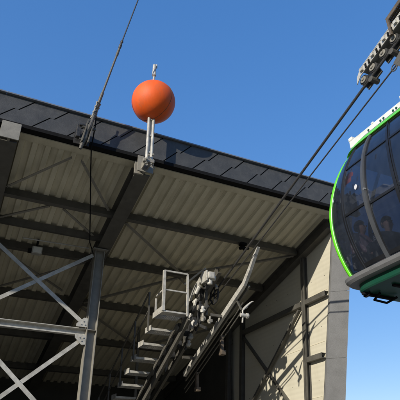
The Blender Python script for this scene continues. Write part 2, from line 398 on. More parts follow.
def girt(ya, yb, z, h=0.10):
    bm = B(); cbeam(bm, (6.54, ya, z), (6.54, yb, z), 0.10, h, 0.01, (0, 0, 1), 1); obj('girt', bm, 'galv_dull', st)
girt(7.70, 8.41, 4.99); girt(8.53, 11.1, 4.99); girt(8.02, 8.53, 3.82); girt(11.72, 16.2, 4.9); girt(8.4, 8.68, 2.5)
def wb(y0, z0, y1, z1, xo=0.0):
    bm = B(); bar(bm, (6.53 + xo, y0, z0), (6.53 + xo, y1, z1), 0.05, 0.07, (1, 0, 0)); obj('wall_brace', bm, 'galv_dull', st)
wb(8.62, 4.88, 11.3, 2.87, -0.02); wb(11.16, 4.92, 8.8, 2.56, 0.035)
bm = B(); plate(bm, [(6.50, 11.72, 0), (6.50, YR - 0.01, 0), (6.50, YR - 0.01, dz(YR) - 0.3), (6.50, 11.72, dz(11.72) - 0.3)], (1, 0, 0), 0.02); obj('shade_sheet', bm, 'inner', st)  # dark sheet added over the rear cream wall to stand in for deep shade
bm = B()
for z_ in (2.8, 3.4, 4.4, 5.4):
    y_ = ylean(z_) + 0.25
    while y_ < 11.6: bolt(bm, (6.6, y_, z_), (-1, 0, 0), 0.008, 0.006); y_ += 0.45
obj1('wall_screw', bm, 'galv_dull', gw)['kind'] = 'stuff'
bm = B()
for z_ in (3.1, 4.1, 5.1): box(bm, 6.594, 6.5995, ylean(z_) + 0.12, 11.7, z_ - 0.006, z_ + 0.006)
obj('panel_joint', bm, 'deck', gw)
# rear wall, unseen left wall, platform floor
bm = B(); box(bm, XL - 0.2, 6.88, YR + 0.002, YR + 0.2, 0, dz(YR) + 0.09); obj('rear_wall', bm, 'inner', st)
bm = B(); plate(bm, [(XL - 0.2, 9.3, 0), (XL - 0.2, YR, 0), (XL - 0.2, YR, dz(YR)), (XL - 0.2, 7.4, dz(7.4))], (1, 0, 0), 0.19); obj('unseen_side_wall', bm, 'inner', st)  # out of view, set close in to darken the left bays
bm = B(); box(bm, XL + 0.0, 6.46, 9.9, YR - 0.004, 0.004, 1.0, 0.01); obj('boarding_platform', bm, 'concrete', st)

# pale conduit under the left bay
bm = B(); tube(bm, [(0.7, 9.45, dz(9.45) - 0.2), (2.0, 9.42, dz(9.42) - 0.19)], 0.014, 8); obj('conduit', bm, 'galv_light', st)

# ------------------------------------------------------------------ small fixtures
fl = thing('floodlight', 'small boxy floodlight under the beige ceiling left of the steel column', 'light fixture', (1.0, 9.75, 5.6))
bm = B(); box(bm, 0.93, 1.13, 9.66, 9.78, 5.60, 5.75, 0.012); h = obj('housing', bm, 'galv_light', fl)
bm = B(); box(bm, 0.95, 1.11, 9.646, 9.658, 5.615, 5.735, 0.003); obj('lens', bm, 'lens', h)
bm = B(); box(bm, 0.86, 0.925, 9.68, 9.76, 5.62, 5.70, 0.006); box(bm, 1.0, 1.04, 9.70, 9.74, 5.755, 5.93); obj('bracket', bm, 'black', fl)
cm = thing('security_camera', 'small black twin-barrelled camera clamped to the front purlin', 'camera', (5.0, 8.36, 6.02))
bm = B(); box(bm, 4.96, 5.10, 8.33, 8.45, 6.03, 6.09, 0.006); obj('clamp', bm, 'black', cm)
for s in (-0.045, 0.045):
    bm = B(); tube(bm, [(5.03 + s, 8.43, 5.98), (5.03 + s, 8.27, 5.93)], 0.036, 12); tube(bm, [(5.03 + s, 8.27, 5.93), (5.03 + s, 8.245, 5.922)], 0.028, 12); obj('barrel', bm, 'black', cm)

# ------------------------------------------------------------------ marker ball on its mast
MX, MY = 2.24, 6.67
mb = thing('marker_ball', 'orange aviation marker ball on a pale mast at the roof edge', 'marker ball', (MX, MY, 6.2))
bm = B()
for s in (-0.042, 0.042): tube(bm, [(MX + s, MY, 6.28), (MX + s, MY, 7.42)], 0.026, 10)
box(bm, MX - 0.02, MX + 0.02, MY + 0.012, MY + 0.022, 6.3, 7.4)
for z in (6.5, 6.85, 7.2): box(bm, MX - 0.05, MX + 0.05, MY - 0.012, MY + 0.012, z, z + 0.03)
tube(bm, [(MX, MY, 7.40), (MX, MY, 8.35)], 0.022, 10)
ms = obj('mast', bm, 'galv_light', mb)
bm = B(); bmesh.ops.create_uvsphere(bm, u_segments=48, v_segments=32, radius=0.395); bmesh.ops.translate(bm, verts=bm.verts, vec=(MX + 0.02, MY, 7.63)); ball = obj('ball', bm, 'orange', mb, smooth=True)
bm = B()   # raised moulding seam, tilted meridian
R = 0.397; ax = Matrix.Rotation(math.radians(35), 4, 'Z')
ring = [ax @ V((0, math.cos(t) * R, math.sin(t) * R)) for t in [i * 2 * math.pi / 72 for i in range(73)]]
tube(bm, [q + V((MX + 0.02, MY, 7.63)) for q in ring], 0.003, 6, False); obj('seam', bm, 'brown', ball)
bm = B(); tube(bm, [(MX, MY, 8.15), (MX, MY, 8.24), (MX, MY, 8.26), (MX, MY, 8.34), (MX, MY, 8.36), (MX, MY, 8.52), (MX, MY, 8.54)], 0.03, 12, True, [0.022, 0.022, 0.04, 0.04, 0.034, 0.034, 0.022]); 
tube(bm, [(MX + 0.045, MY, 8.47), (MX + 0.045, MY, 8.56)], 0.012, 8); obj('finial', bm, 'galv_light', mb)
bm = B(); box(bm, MX - 0.10, MX + 0.09, MY - 0.035, MY + 0.035, 6.30, 6.36, 0.004); box(bm, MX - 0.055, MX - 0.035, MY, 7.026, 6.29, 6.42, 0.002); box(bm, MX + 0.045, MX + 0.065, MY, 7.026, 6.31, 6.40, 0.002)
box(bm, MX - 0.14, MX + 0.02, 6.985, 7.026, 6.25, 6.50, 0.004)
for q in ((-0.06, 6.33), (0.05, 6.45), (0.06, 6.30), (-0.02, 6.42)): bolt(bm, (MX + q[0], MY - 0.035, q[1]), (0, -1, 0), 0.02, 0.03)
tube(bm, [(MX + 0.02, MY - 0.02, 6.36), (MX + 0.13, MY + 0.06, 6.24)], 0.012, 8); obj('bracket', bm, 'galv', mb)

# ------------------------------------------------------------------ stay cable with turnbuckle
p0 = V((1.19, 6.80, 6.72)); p1 = V((1.235, 6.70, 6.95)); p2 = V((1.48, 6.30, 8.43)); p3 = V((1.65, 6.10, 9.41))
M['anchor'] = mat('dark_greased_steel', (0.05, 0.048, 0.045), 0.5, 0.4, 0.4, 20, 0.3, 60)
sc_ = thing('stay_cable', 'steel stay cable with turnbuckle anchored to the slate fascia', 'cable', p0)
dirn = (p3 - p2).normalized()
bm = B(); tube(bm, [p2 + dirn * 0.02, p3, p3 + dirn * 26], 0.0115, 8); obj('rope', bm, 'steel_rope', sc_)
bm = B(); dd = (p2 - p1); tube(bm, [p1 + dd * t for t in (0.12, 0.3, 0.32, 0.8, 0.82, 0.92)], 0.02, 10, True, [0.026, 0.026, 0.018, 0.018, 0.026, 0.02]); obj('rod', bm, 'galv_dull', sc_)
bm = B(); tube(bm, [p1 + dd * t for t in (0.90, 0.92, 0.96, 0.98, 1.0, 1.03)], 0.02, 10, True, [0.014, 0.026, 0.026, 0.016, 0.028, 0.014]); obj('socket', bm, 'steel_rope', sc_)
bm = B()
_, s_, u_ = frame(dd)
for s in (-0.028, 0.028): bar(bm, p1 + s_ * s - dd * 0.02, p1 + s_ * s + dd * 0.17, 0.014, 0.03)
for t in (-0.02, 0.05, 0.12, 0.17): tube(bm, [p1 + dd * t - s_ * 0.045, p1 + dd * t + s_ * 0.045], 0.018, 8)
obj('turnbuckle', bm, 'galv', sc_)
bm = B()
A_P = [V((1.27, 6.70, 7.10)), V((1.24, 6.70, 6.98)), V((1.22, 6.70, 6.86)), V((1.19, 6.70, 6.72)), V((1.165, 6.71, 6.62)), V((1.14, 6.72, 6.48)), V((1.115, 6.73, 6.36)), V((1.10, 6.74, 6.28))]
tube(bm, A_P, 0.04, 10, True, [0.018, 0.04, 0.03, 0.052, 0.036, 0.05, 0.034, 0.022])
for s in (-0.055, 0.04): plate(bm, [V((1.20 + s, 6.80, 6.80)), V((1.21 + s, 6.66, 6.86)), V((1.15 + s, 6.66, 6.40)), V((1.13 + s, 6.74, 6.36)), V((1.16 + s, 6.88, 6.5)), V((1.18 + s, 6.90, 6.74))], (1, 0, 0), 0.014)
tube(bm, [V((1.08, 6.71, 6.70)), V((1.30, 6.71, 6.70))], 0.022, 10); tube(bm, [V((1.06, 6.73, 6.46)), V((1.24, 6.73, 6.46))], 0.02, 10)
obj('anchor', bm, 'galv_dull', sc_)
bm = B(); box(bm, 1.00, 1.07, 6.72, 6.80, 6.50, 6.74, 0.008); box(bm, 1.0, 1.26, 6.90, 6.915, 6.48, 6.76, 0.003); box(bm, 1.04, 1.08, 6.80, 6.90, 6.6, 6.7); tube(bm, [V((1.03, 6.7, 6.72)), V((1.10, 6.70, 6.73)), V((1.18, 6.7, 6.70))], 0.018, 8)
obj('anchor_bracket', bm, 'anchor', sc_)
bm = B(); pts = [p0 + V((0.09, -0.04, 0.16)), p0 + V((0.11, 0.02, -0.1))] ; e = V((2.02, 9.12, 5.75)); e0 = V((1.30, 6.9, 6.38))
hp = [p1 + V((0.05, 0, 0.2)), p0 + V((0.10, -0.07, 0.1)), V((1.285, 6.84, 6.45)), V((1.30, 6.86, 6.1)), V((1.31, 6.87, 5.62)), V((1.33, 6.88, 5.0)), V((1.34, 6.9, 4.97))]
# the slack tail hangs straight down from the anchor, then leads back to the column head
hp = [p1 + V((0.03, 0, 0.25)), p0 + V((0.10, -0.07, 0.1)), V((1.30, 6.88, 6.45)), V((1.42, 7.3, 6.28)), V((1.68, 8.2, 6.02)), V((1.90, 8.95, 5.72)), V((2.05, 9.2, 5.6))]
tube(bm, hp, 0.011, 8); tag(obj('earthing_cable', bm, 'black'), 'thin black cable dropping from the stay anchor to the column head', 'cable')

# ------------------------------------------------------------------ ropes
def lineYZ(y, za, ya, sl): return za + sl * (y - ya)
X1 = 4.5
def rz(y): return 6.58 - 0.325 * (y - 3.95)
bm = B(); tube(bm, [(X1, -30, rz(-30) - 4), (X1, -8, rz(-8) - 0.6), (X1, 1.5, rz(1.5)), (X1, 3.95, rz(3.95)), (X1, 9.6, rz(9.6) - 0.03), (X1, 13.5, 3.5)], 0.021, 10)
tag(obj('haul_rope', bm, 'steel_rope'), 'thick steel haul rope running from the sheave assembly down under the roof', 'rope')
bm = B(); rs = -0.303
tube(bm, [(X1 + 0.02, -30, 6.35 + 30 * 0.3 - 5), (X1 + 0.02, -8, 6.35 + 12 * 0.303 - 0.6), (X1 + 0.02, 3.28, 6.52), (X1 + 0.02, 4.53, 6.15), (X1 + 0.02, 7.07, 5.385), (X1 + 0.02, 10.6, 4.35)], 0.011, 8)
tag(obj('signal_cable', bm, 'steel_rope'), 'thinner cable running below and right of the haul rope', 'cable')

# ------------------------------------------------------------------ sheave assembly
sh = thing('sheave_assembly', 'pale metal sheave train with pulley wheels at the upper right corner', 'sheave train', (X1, 3.0, 6.6))
def on(y, up, x=X1): return V((x, y, rz(y) + up))
bm = B()
for (xo, t) in ((-0.085, 0.012), (0.075, 0.012)):
    plate(bm, [on(3.95, 0.06, X1 + xo), on(3.92, 0.17, X1 + xo), on(3.85, 0.225, X1 + xo), on(1.2, 0.235, X1 + xo), on(1.2, 0.125, X1 + xo), on(3.85, 0.12, X1 + xo)], (1, 0, 0), t)
bar(bm, on(3.86, 0.228), on(1.2, 0.238), 0.18, 0.012)
yy = 3.8
while yy > 1.3:
    bar(bm, on(yy, 0.17, X1 - 0.12), on(yy - 0.001, 0.17, X1 - 0.086), 0.05, 0.05) ; yy -= 0.24
be = obj('side_beam', bm, 'galv_light', sh)
bm = B(); yy = 3.72
while yy > 1.3:
    for o_ in (0, 0.07): bar(bm, on(yy - o_, 0.19, X1 - 0.093), on(yy - o_, 0.12, X1 - 0.093), 0.012, 0.028, (0, 1, 0))
    yy -= 0.24
obj('bolt', bm, 'black', be)
for y in (3.86, 3.66, 3.44, 3.22, 2.98, 2.76, 2.5, 2.28, 2.0, 1.78):
    bm = B(); c = on(y, 0.075); disc(bm, c, (1, 0, 0), 0.078, 0.06, 28); w_ = obj('sheave', bm, 'rubber', sh)
    bm = B(); disc(bm, c + V((-0.04, 0, 0)), (1, 0, 0), 0.054, 0.014, 24); disc(bm, c + V((-0.052, 0, 0)), (1, 0, 0), 0.022, 0.02, 12); obj('hub', bm, 'galv', w_)
bm = B()
for y0, y1 in ((3.9, 3.6), (3.48, 3.16), (3.02, 2.7)):
    bar(bm, on(y0, -0.0, X1 + 0.06), on(y1, -0.0, X1 + 0.06), 0.02, 0.10)
    tube(bm, [on((y0 + y1) / 2, -0.03, X1 - 0.02), on((y0 + y1) / 2, -0.03, X1 + 0.12)], 0.045, 12)
bar(bm, on(3.15, -0.06, X1 + 0.1), on(1.3, -0.06, X1 + 0.1), 0.05, 0.16); obj('rocker', bm, 'galv_dull', sh)
bm = B(); box(bm, X1 + 0.16, 8.5, 2.55, 2.85, 6.95, 7.3, 0.01); box(bm, 8.2, 8.7, 2.45, 2.95, 0.0, 7.8, 0.02); box(bm, X1 - 0.05, X1 + 0.2, 2.6, 2.8, 6.9, 7.35, 0.01); obj('support_arm', bm, 'galv', sh)
bm = B()   # loop bracket carrying the thin cable
c = V((X1 + 0.02, 3.36, 6.50)); ring = [c + V((0.0, math.cos(t) * 0.05, math.sin(t) * 0.05)) for t in [i * math.pi / 8 for i in range(17)]]
tube(bm, ring, 0.009, 6, False); bar(bm, c + V((0.02, -0.05, 0)), c + V((0.02, -0.4, 0.22)), 0.06, 0.16); obj('cable_guide', bm, 'galv_dull', sh)
# service grating above the sheaves
gr = thing('service_walkway', 'grey steel grating walkway above the sheave train in the top right corner', 'walkway', (X1, 2.6, 7.3))
bm = B(); d0 = V((X1 - 0.1, 3.2, 7.18)); ddir = V((0, -1, 0.36)).normalized(); wdir = V((1, 0, 0)); L_ = 1.7
for k in range(int(L_ / 0.032)):
    q = d0 + ddir * (k * 0.032); bar(bm, q, q + wdir * 0.5, 0.006, 0.03, ddir)
for k in range(13):
    q = d0 + wdir * (k * 0.04); bar(bm, q, q + ddir * L_, 0.006, 0.03)
gt = obj('grating', bm, 'brown', gr)
bm = B()
for s in (0, 0.5): bar(bm, d0 + wdir * s, d0 + wdir * s + ddir * L_, 0.012, 0.06, (0, 0, 1), (0, 0.02))
for k in range(5):
    q = d0 + ddir * (k * 0.40 + 0.02)
    for s in (0,): bar(bm, q + wdir * s, q + wdir * s + V((0, 0, -0.3)), 0.035, 0.035, (0, 1, 0))
obj('edge_plate', bm, 'brown', gr)

# ------------------------------------------------------------------ gondola cabin
GC = V((4.5, 3.2, 0.0)); NZ = 5.0
PW = [(3.50, .63, .93), (3.62, .69, 0.99), (3.9, .78, 1.06), (4.2, .83, 1.09), (4.5, .835, 1.06), (4.8, .79, .96), (5.0, .73, .84), (5.15, .66, .72), (5.27, .56, .60)]
def prof_(z):
    if z <= PW[0][0]: return PW[0][1], PW[0][2]
    for a, b in zip(PW, PW[1:]):
        if z <= b[0]:
            t = (z - a[0]) / (b[0] - a[0])
            # Catmull-like smoothing by cosine-free blend with neighbours
            return a[1] + (b[1] - a[1]) * t, a[2] + (b[2] - a[2]) * t
    return PW[-1][1], PW[-1][2]
def prof(z):
    ws = ls = 0; n = 0
    for k in range(-4, 5):
        w, l = prof_(min(max(z + k * 0.035, 3.5), 5.27)); ws += w; ls += l; n += 1
    return ws / n, ls / n
def S_(phi, z, off=0.0):
    w, l = prof(z); c, s = math.cos(phi), math.sin(phi)
    w += off; l += off
    return V((GC.x + w * math.copysign(abs(c) ** (2 / NZ), c), GC.y + l * math.copysign(abs(s) ** (2 / NZ), s), z))
def phi_side(yv, sgn=-1):   # angle on the -X (or +X) side where y/l = yv
    q = math.asin(min(1, abs(yv) ** (NZ / 2))); q = math.copysign(q, yv)
    return math.pi - q if sgn < 0 else q
def phi_end(xv, sgn=1):     # angle on the +Y / -Y end where x/w = xv
    q = math.acos(min(1, abs(xv) ** (NZ / 2))); 
    if xv < 0: q = math.pi - q
    return q * sgn
def shell(bm, ph0, ph1, z0, z1, off, th, nu=8, nv=24):
    o1 = [[bm.verts.new(S_(ph0 + (ph1 - ph0) * i / nu, z0 + (z1 - z0) * j / nv, off)) for i in range(nu + 1)] for j in range(nv + 1)]
    i1 = [[bm.verts.new(S_(ph0 + (ph1 - ph0) * i / nu, z0 + (z1 - z0) * j / nv, off - th)) for i in range(nu + 1)] for j in range(nv + 1)]
    for j in range(nv):
        for i in range(nu):
            bm.faces.new((o1[j][i], o1[j][i + 1], o1[j + 1][i + 1], o1[j + 1][i])); bm.faces.new((i1[j][i], i1[j + 1][i], i1[j + 1][i + 1], i1[j][i + 1]))
    for j in range(nv):
        bm.faces.new((o1[j][0], o1[j + 1][0], i1[j + 1][0], i1[j][0])); bm.faces.new((o1[j][nu], i1[j][nu], i1[j + 1][nu], o1[j + 1][nu]))
    for i in range(nu):
        bm.faces.new((o1[0][i], i1[0][i], i1[0][i + 1], o1[0][i + 1])); bm.faces.new((o1[nv][i], o1[nv][i + 1], i1[nv][i + 1], i1[nv][i]))
cab = thing('gondola_cabin', 'dark-windowed gondola cabin with lime green edge hanging at the right', 'gondola', (GC.x, GC.y, 3.3))
Z0, Z1 = 3.62, 5.16
# glass skins (four sides)
def panes(name, segs):
    for a, b in segs:
        bm = B(); shell(bm, a, b, Z0, Z1, 0.0, 0.006, 12, 26); obj(name, bm, 'glass', cab, smooth=False)
m0 = [-0.92, -0.62, -0.16, 0.22, 0.57, 0.92]
for sg in (-1, 1):
    seg = [(phi_side(a, sg), phi_side(b, sg)) for a, b in zip(m0, m0[1:])]
    panes('side_window', seg)
    for yv, hw, m_, off, tn in ((-0.58, 0.017, 'trimgrey', 0.026, 'door_frame'), (0.215, 0.017, 'trimgrey', 0.026, 'door_frame'), (-0.18, 0.009, 'trimdark', 0.014, 'mullion'), (0.57, 0.009, 'trimdark', 0.014, 'mullion')):
        bm = B(); shell(bm, phi_side(yv - hw, sg), phi_side(yv + hw, sg), 3.60, 5.20, off, 0.05, 4, 30); obj(tn, bm, m_, cab, smooth=False)
    # transoms
    for a, b, zc, hh in ((0.255, 0.55, 4.25, 0.014), (0.255, 0.55, 4.84, 0.009), (-0.54, -0.20, 4.22, 0.014), (-0.16, 0.185, 4.22, 0.014), (-0.16, 0.185, 4.84, 0.009), (-0.54, -0.20, 4.84, 0.014)):
        bm = B(); shell(bm, phi_side(a, sg), phi_side(b, sg), zc - hh, zc + hh, 0.01, 0.02, 6, 1); obj('transom', bm, 'trimdark', cab)
    # dark inner window borders
    for a, b in ((-0.168, 0.197), (0.235, 0.560), (-0.56, -0.192)):
        bm = B(); w_ = 0.018
        shell(bm, phi_side(a, sg), phi_side(a + w_, sg), 3.64, 5.14, 0.006, 0.01, 2, 24); shell(bm, phi_side(b - w_, sg), phi_side(b, sg), 3.64, 5.14, 0.006, 0.01, 2, 24)
        shell(bm, phi_side(a + w_, sg), phi_side(b - w_, sg), 3.64, 3.68, 0.006, 0.01, 6, 2); shell(bm, phi_side(a + w_, sg), phi_side(b - w_, sg), 5.11, 5.14, 0.006, 0.01, 6, 2)
        obj('window_border', bm, 'trimdark', cab)
for sg in (-1, 1):
    panes('end_window', [(phi_end(-0.9, sg), phi_end(0.9, sg))])
    bm = B(); shell(bm, phi_end(-0.02, sg), phi_end(0.02, sg), 3.62, 5.16, 0.012, 0.04, 3, 26); obj('mullion', bm, 'trimdark', cab)
    for s2 in (-1, 1):    # lime green corner band
        a, b = phi_side(0.925 * sg, s2), phi_end(0.87 * s2, sg)
        a = a % (2 * math.pi); b = b % (2 * math.pi)
        if abs(a - b) > math.pi: 
            if a < b: a += 2 * math.pi
            else: b += 2 * math.pi
        bm = B(); shell(bm, a, b, 3.56, 5.19, 0.022, 0.05, 6, 34); obj('corner_band', bm, 'green', cab, smooth=True)
# roof: dark rim + cap + headliner
def ringcap(bm, zs_off, nz=None):
    global NZ
    keep = NZ; NZ = nz or NZ; rings = []
    for z, off, zz in zs_off:
        rings.append([bm.verts.new(V((S_(i * 2 * math.pi / 64, z, off).x, S_(i * 2 * math.pi / 64, z, off).y, zz))) for i in range(64)])
    for a, b in zip(rings, rings[1:]):
        for k in range(64): bm.faces.new((a[k], a[(k + 1) % 64], b[(k + 1) % 64], b[k]))
    bm.faces.new(rings[0]); bm.faces.new(list(reversed(rings[-1]))); NZ = keep
bm = B(); ringcap(bm, [(5.16, -0.01, 5.15), (5.16, 0.035, 5.15), (5.2, 0.03, 5.20), (5.2, 0.02, 5.215)]); obj('roof_rim', bm, 'green', cab)
bm = B(); ringcap(bm, [(5.2, 0.0, 5.217), (5.2, -0.02, 5.26), (5.27, -0.08, 5.30), (5.27, -0.25, 5.32)]); obj('roof', bm, 'trimgrey', cab)
bm = B(); ringcap(bm, [(5.1, -0.03, 5.135), (5.1, -0.03, 5.147)]); obj('headliner', bm, 'cabinroof', cab)
# sill, floor, green belly pan
bm = B(); ringcap(bm, [(3.5, -0.01, 3.55), (3.5, 0.03, 3.553), (3.56, 0.04, 3.58), (3.62, 0.03, 3.615), (3.62, -0.05, 3.62)], 9); obj('sill', bm, 'sill', cab)
bm = B(); ringcap(bm, [(3.5, -0.14, 3.455), (3.5, -0.06, 3.46), (3.5, -0.05, 3.475), (3.5, -0.05, 3.549)], 9); obj('belly_pan', bm, 'dgreen', cab)
bm = B()
for y in (2.75, 3.2, 3.65): box(bm, 4.05, 4.95, y - 0.02, y + 0.02, 3.432, 3.453, 0.003)
c = V((4.0, 4.0, 3.45)); tube(bm, [c + V((0, math.cos(t) * 0.05, math.sin(t) * 0.035)) for t in [i * math.pi / 8 for i in range(17)]], 0.01, 6, False)
box(bm, 3.95, 4.4, 3.98, 4.03, 3.43, 3.49, 0.01); tube(bm, [(4.1, 3.9, 3.44), (4.12, 4.02, 3.40), (4.3, 4.02, 3.39), (4.35, 3.9, 3.43)], 0.014, 8); obj('bumper', bm, 'black', cab)
# interior benches
for sg in (-1, 1):
    y0, y1 = (GC.y + 0.50, GC.y + 0.90) if sg > 0 else (GC.y - 0.88, GC.y - 0.32)
    bm = B(); box(bm, 3.95, 5.05, y0, y1, 3.66, 3.72, 0.02); box(bm, 3.98, 5.02, (y1 - 0.05) if sg > 0 else y0, y1 if sg > 0 else (y0 + 0.05), 3.76, 4.1, 0.015); box(bm, 4.2, 4.8, y0 + 0.1, y1 - 0.1, 3.625, 3.658); obj('bench', bm, 'seat', cab)
# white roof rails
for xo in (-1, 1):
    x = GC.x + xo * 0.57
    bm = B(); box(bm, x - 0.025, x + 0.025, 2.62, 3.76, 5.235, 5.335, 0.006); box(bm, x - 0.03, x + 0.03, 3.70, 3.765, 5.336, 5.385, 0.008); box(bm, x - 0.028, x + 0.028, 3.33, 3.37, 5.336, 5.355, 0.004); box(bm, x - 0.03, x + 0.03, 2.84, 2.90, 5.336, 5.40, 0.008)
    r_ = obj('roof_rail', bm, 'white', cab)
    bm = B()
    for y in (3.42, 3.22, 3.17, 3.02, 2.97, 2.8): tube(bm, [(x - 0.0262, y, 5.285), (x - 0.034, y, 5.285)], 0.014, 10)
    obj('bolt', bm, 'dgreen', r_)
# hanger + grip
bm = B(); tube(bm, [(GC.x, 3.0, 5.3), (GC.x, 3.0, 5.6), (GC.x + 0.25, 2.8, 6.0), (GC.x + 0.25, 2.6, 6.6), (GC.x + 0.05, 2.6, rz(2.6) - 0.12)], 0.05, 12); box(bm, 4.2, 4.8, 2.7, 3.3, 5.325, 5.38, 0.01); box(bm, GC.x - 0.08, GC.x + 0.1, 2.45, 2.75, rz(2.6) - 0.2, rz(2.6) - 0.05, 0.02); obj('hanger', bm, 'galv', cab)
# stickers on the glass
q = S_(phi_side(0.33), 4.50, 0.012); q2 = S_(phi_side(0.33), 4.50, 0.006)
bm = B(); tube(bm, [q2, q], 0.03, 16); obj('sticker', bm, 'whitecloth', cab)
q = S_(phi_side(0.20), 4.40, 0.03); q2 = S_(phi_side(0.20), 4.40, 0.006)
bm = B(); tube(bm, [q2, q], 0.014, 12); obj('door_knob', bm, 'alu', cab)

cab.location.x -= 0.02; cab.location.y += 0.02
# ------------------------------------------------------------------ people (skin-grown bodies)
def skinned(name, joints, edges, m, parent=None, sub=2, root=0, origin=None):
    me = bpy.data.meshes.new(name + '_sk'); me.from_pydata([tuple(j[0]) for j in joints], edges, []); o = bpy.data.objects.new('tmp', me); COL.objects.link(o)
    sk = o.modifiers.new('s', 'SKIN'); sk.use_smooth_shade = True
    for i, j in enumerate(joints): 
        r = j[1]; me.skin_vertices[0].data[i].radius = (r, r) if not isinstance(r, tuple) else r
        me.skin_vertices[0].data[i].use_root = (i == root)
    sb = o.modifiers.new('b', 'SUBSURF'); sb.levels = sub; sb.render_levels = sub
    dg = bpy.context.evaluated_depsgraph_get(); ev = o.evaluated_get(dg); nm = bpy.data.meshes.new_from_object(ev)
    bpy.data.objects.remove(o); bm = B(); bm.from_mesh(nm); bpy.data.meshes.remove(nm)
    return obj(name, bm, m, parent, smooth=True, origin=origin)
def person(loc, face, label, top, stripes, reach, s=0.84, lean=0.05):
    """seated figure; loc = point on the seat under the pelvis; face = heading of the gaze (radians, 0 = +X)"""
    R = Matrix.Rotation(face, 3, 'Z')
    def W(x, y, z): return V(loc) + R @ V((x * s, y * s, z * s))     # x forward, y left, z up
    J = []; E_ = []
    def add(p, r, par=None):
        J.append((W(*p), r * s)); 
        if par is not None: E_.append((par, len(J) - 1))
        return len(J) - 1
    pel = add((0, 0, 0.11), 0.15); wa = add((0.0 + lean * .3, 0, 0.28), 0.13, pel); ch = add((lean, 0, 0.45), 0.155, wa); nk = add((lean * 1.3, 0, 0.56), 0.06, ch)
    hb = add((lean * 1.5, 0, 0.61), 0.052, nk)
    hd = add((lean * 1.5 + .02, 0, 0.68), 0.08, hb); hc = add((lean * 1.5 + .01, 0, 0.765), 0.085, hd)
    hands = []
    for sg in (-1, 1):
        sh_ = add((lean, sg * 0.17, 0.53), 0.06, ch); el = add((lean + 0.10, sg * 0.24, 0.30), 0.045, sh_)
        t = reach[0 if sg < 0 else 1]; wr = add(t, 0.028, el); hn = add((t[0] + 0.05, t[1] * 0.97, t[2]), 0.032, wr); hands.append((t, sg))
        hip = add((0.05, sg * 0.09, 0.09), 0.09, pel); kn = add((0.36, sg * 0.12, 0.30), 0.062, hip); an = add((0.42, sg * 0.12, 0.0), 0.042, kn); add((0.52, sg * 0.12, -0.02), 0.035, an)
    root = V(loc)
    body = skinned('person', J, E_, 'skin', origin=root)
    tag(body, label, 'person')
    # clothing grown from the same joints, a little wider, ending at cuffs and neck
    CJ = []; CE = []
    def ca(p, r, par=None):
        CJ.append((W(*p), r * s)); 
        if par is not None: CE.append((par, len(CJ) - 1))
        return len(CJ) - 1
    pel = ca((0, 0, 0.10), 0.165); wa = ca((lean * .3, 0, 0.28), 0.15, pel); ch = ca((lean, 0, 0.45), 0.172, wa); ca((lean * 1.2, 0, 0.56), 0.085, ch)
    for i, sg in enumerate((-1, 1)):
        sh_ = ca((lean, sg * 0.17, 0.53), 0.075, ch); el = ca((lean + 0.10, sg * 0.24, 0.30), 0.058, sh_); t = reach[i]
        ca((t[0] - 0.01, t[1], t[2]), 0.042, el)
    skinned('jacket', CJ, CE, top, body)
    TJ = []; TE = []
    def ta(p, r, par=None):
        TJ.append((W(*p), r * s)); 
        if par is not None: TE.append((par, len(TJ) - 1))
        return len(TJ) - 1
    pel = ta((0, 0, 0.08), 0.155)
    for sg in (-1, 1):
        hip = ta((0.08, sg * 0.09, 0.09), 0.10, pel); kn = ta((0.37, sg * 0.12, 0.30), 0.075, hip); ta((0.42, sg * 0.12, 0.03), 0.058, kn)
    skinned('trousers', TJ, TE, 'blackcloth', body)
    # hair, eyes, nose, ears
    hx = lean * 1.5
    bm = B(); bmesh.ops.create_uvsphere(bm, u_segments=24, v_segments=16, radius=1.0)
    bmesh.ops.delete(bm, geom=[v for v in bm.verts if v.co.z < -0.55 or (v.co.x > 0.2 and v.co.z < 0.5)], context='VERTS')
    for v in bm.verts: v.co = W(hx - 0.012 + v.co.x * 0.105, v.co.y * 0.094, 0.738 + v.co.z * 0.12)
    obj('hair', bm, 'hair', body, smooth=True)
    bm = B()
    for sg in (-1, 1): bmesh.ops.create_uvsphere(bm, u_segments=10, v_segments=8, radius=0.011 * s, matrix=Matrix.Translation(W(hx + 0.095, sg * 0.032, 0.725)))
    obj('eye', bm, 'black', body)
    bm = B(); tube(bm, [W(hx + 0.085, 0, 0.73), W(hx + 0.112, 0, 0.695), W(hx + 0.085, 0, 0.688)], 0.01 * s, 8, True, [0.007 * s, 0.013 * s, 0.009 * s]); 
    for sg in (-1, 1): bmesh.ops.create_uvsphere(bm, u_segments=10, v_segments=8, radius=0.022 * s, matrix=Matrix.Translation(W(hx + 0.0, sg * 0.088, 0.715)) @ Matrix.Diagonal((0.6, 0.4, 1, 1)))
    obj('face_features', bm, 'skin', body)
    bm = B(); tube(bm, [W(hx + 0.088, -0.025, 0.657), W(hx + 0.095, 0, 0.655), W(hx + 0.088, 0.025, 0.657)], 0.005 * s, 6); obj('mouth', bm, 'pinkcloth', body)
    # hands: five curled fingers each
    for (t, sg) in hands:
        for k in range(4):
            yo = (k - 1.5) * 0.019; ln = (0.8, 1.0, 0.95, 0.78)[k] * 0.036
            b0 = (t[0] + 0.06, t[1] * 0.97 + yo, t[2]); JJ = [(W(b0[0], b0[1], b0[2]), 0.009 * s), (W(b0[0] + ln, b0[1], b0[2] - 0.006), 0.0085 * s), (W(b0[0] + ln * 1.6, b0[1], b0[2] - 0.03), 0.0078 * s), (W(b0[0] + ln * 1.5, b0[1], b0[2] - 0.052), 0.007 * s)]
            skinned('finger', JJ, [(0, 1), (1, 2), (2, 3)], 'skin', body, 1)
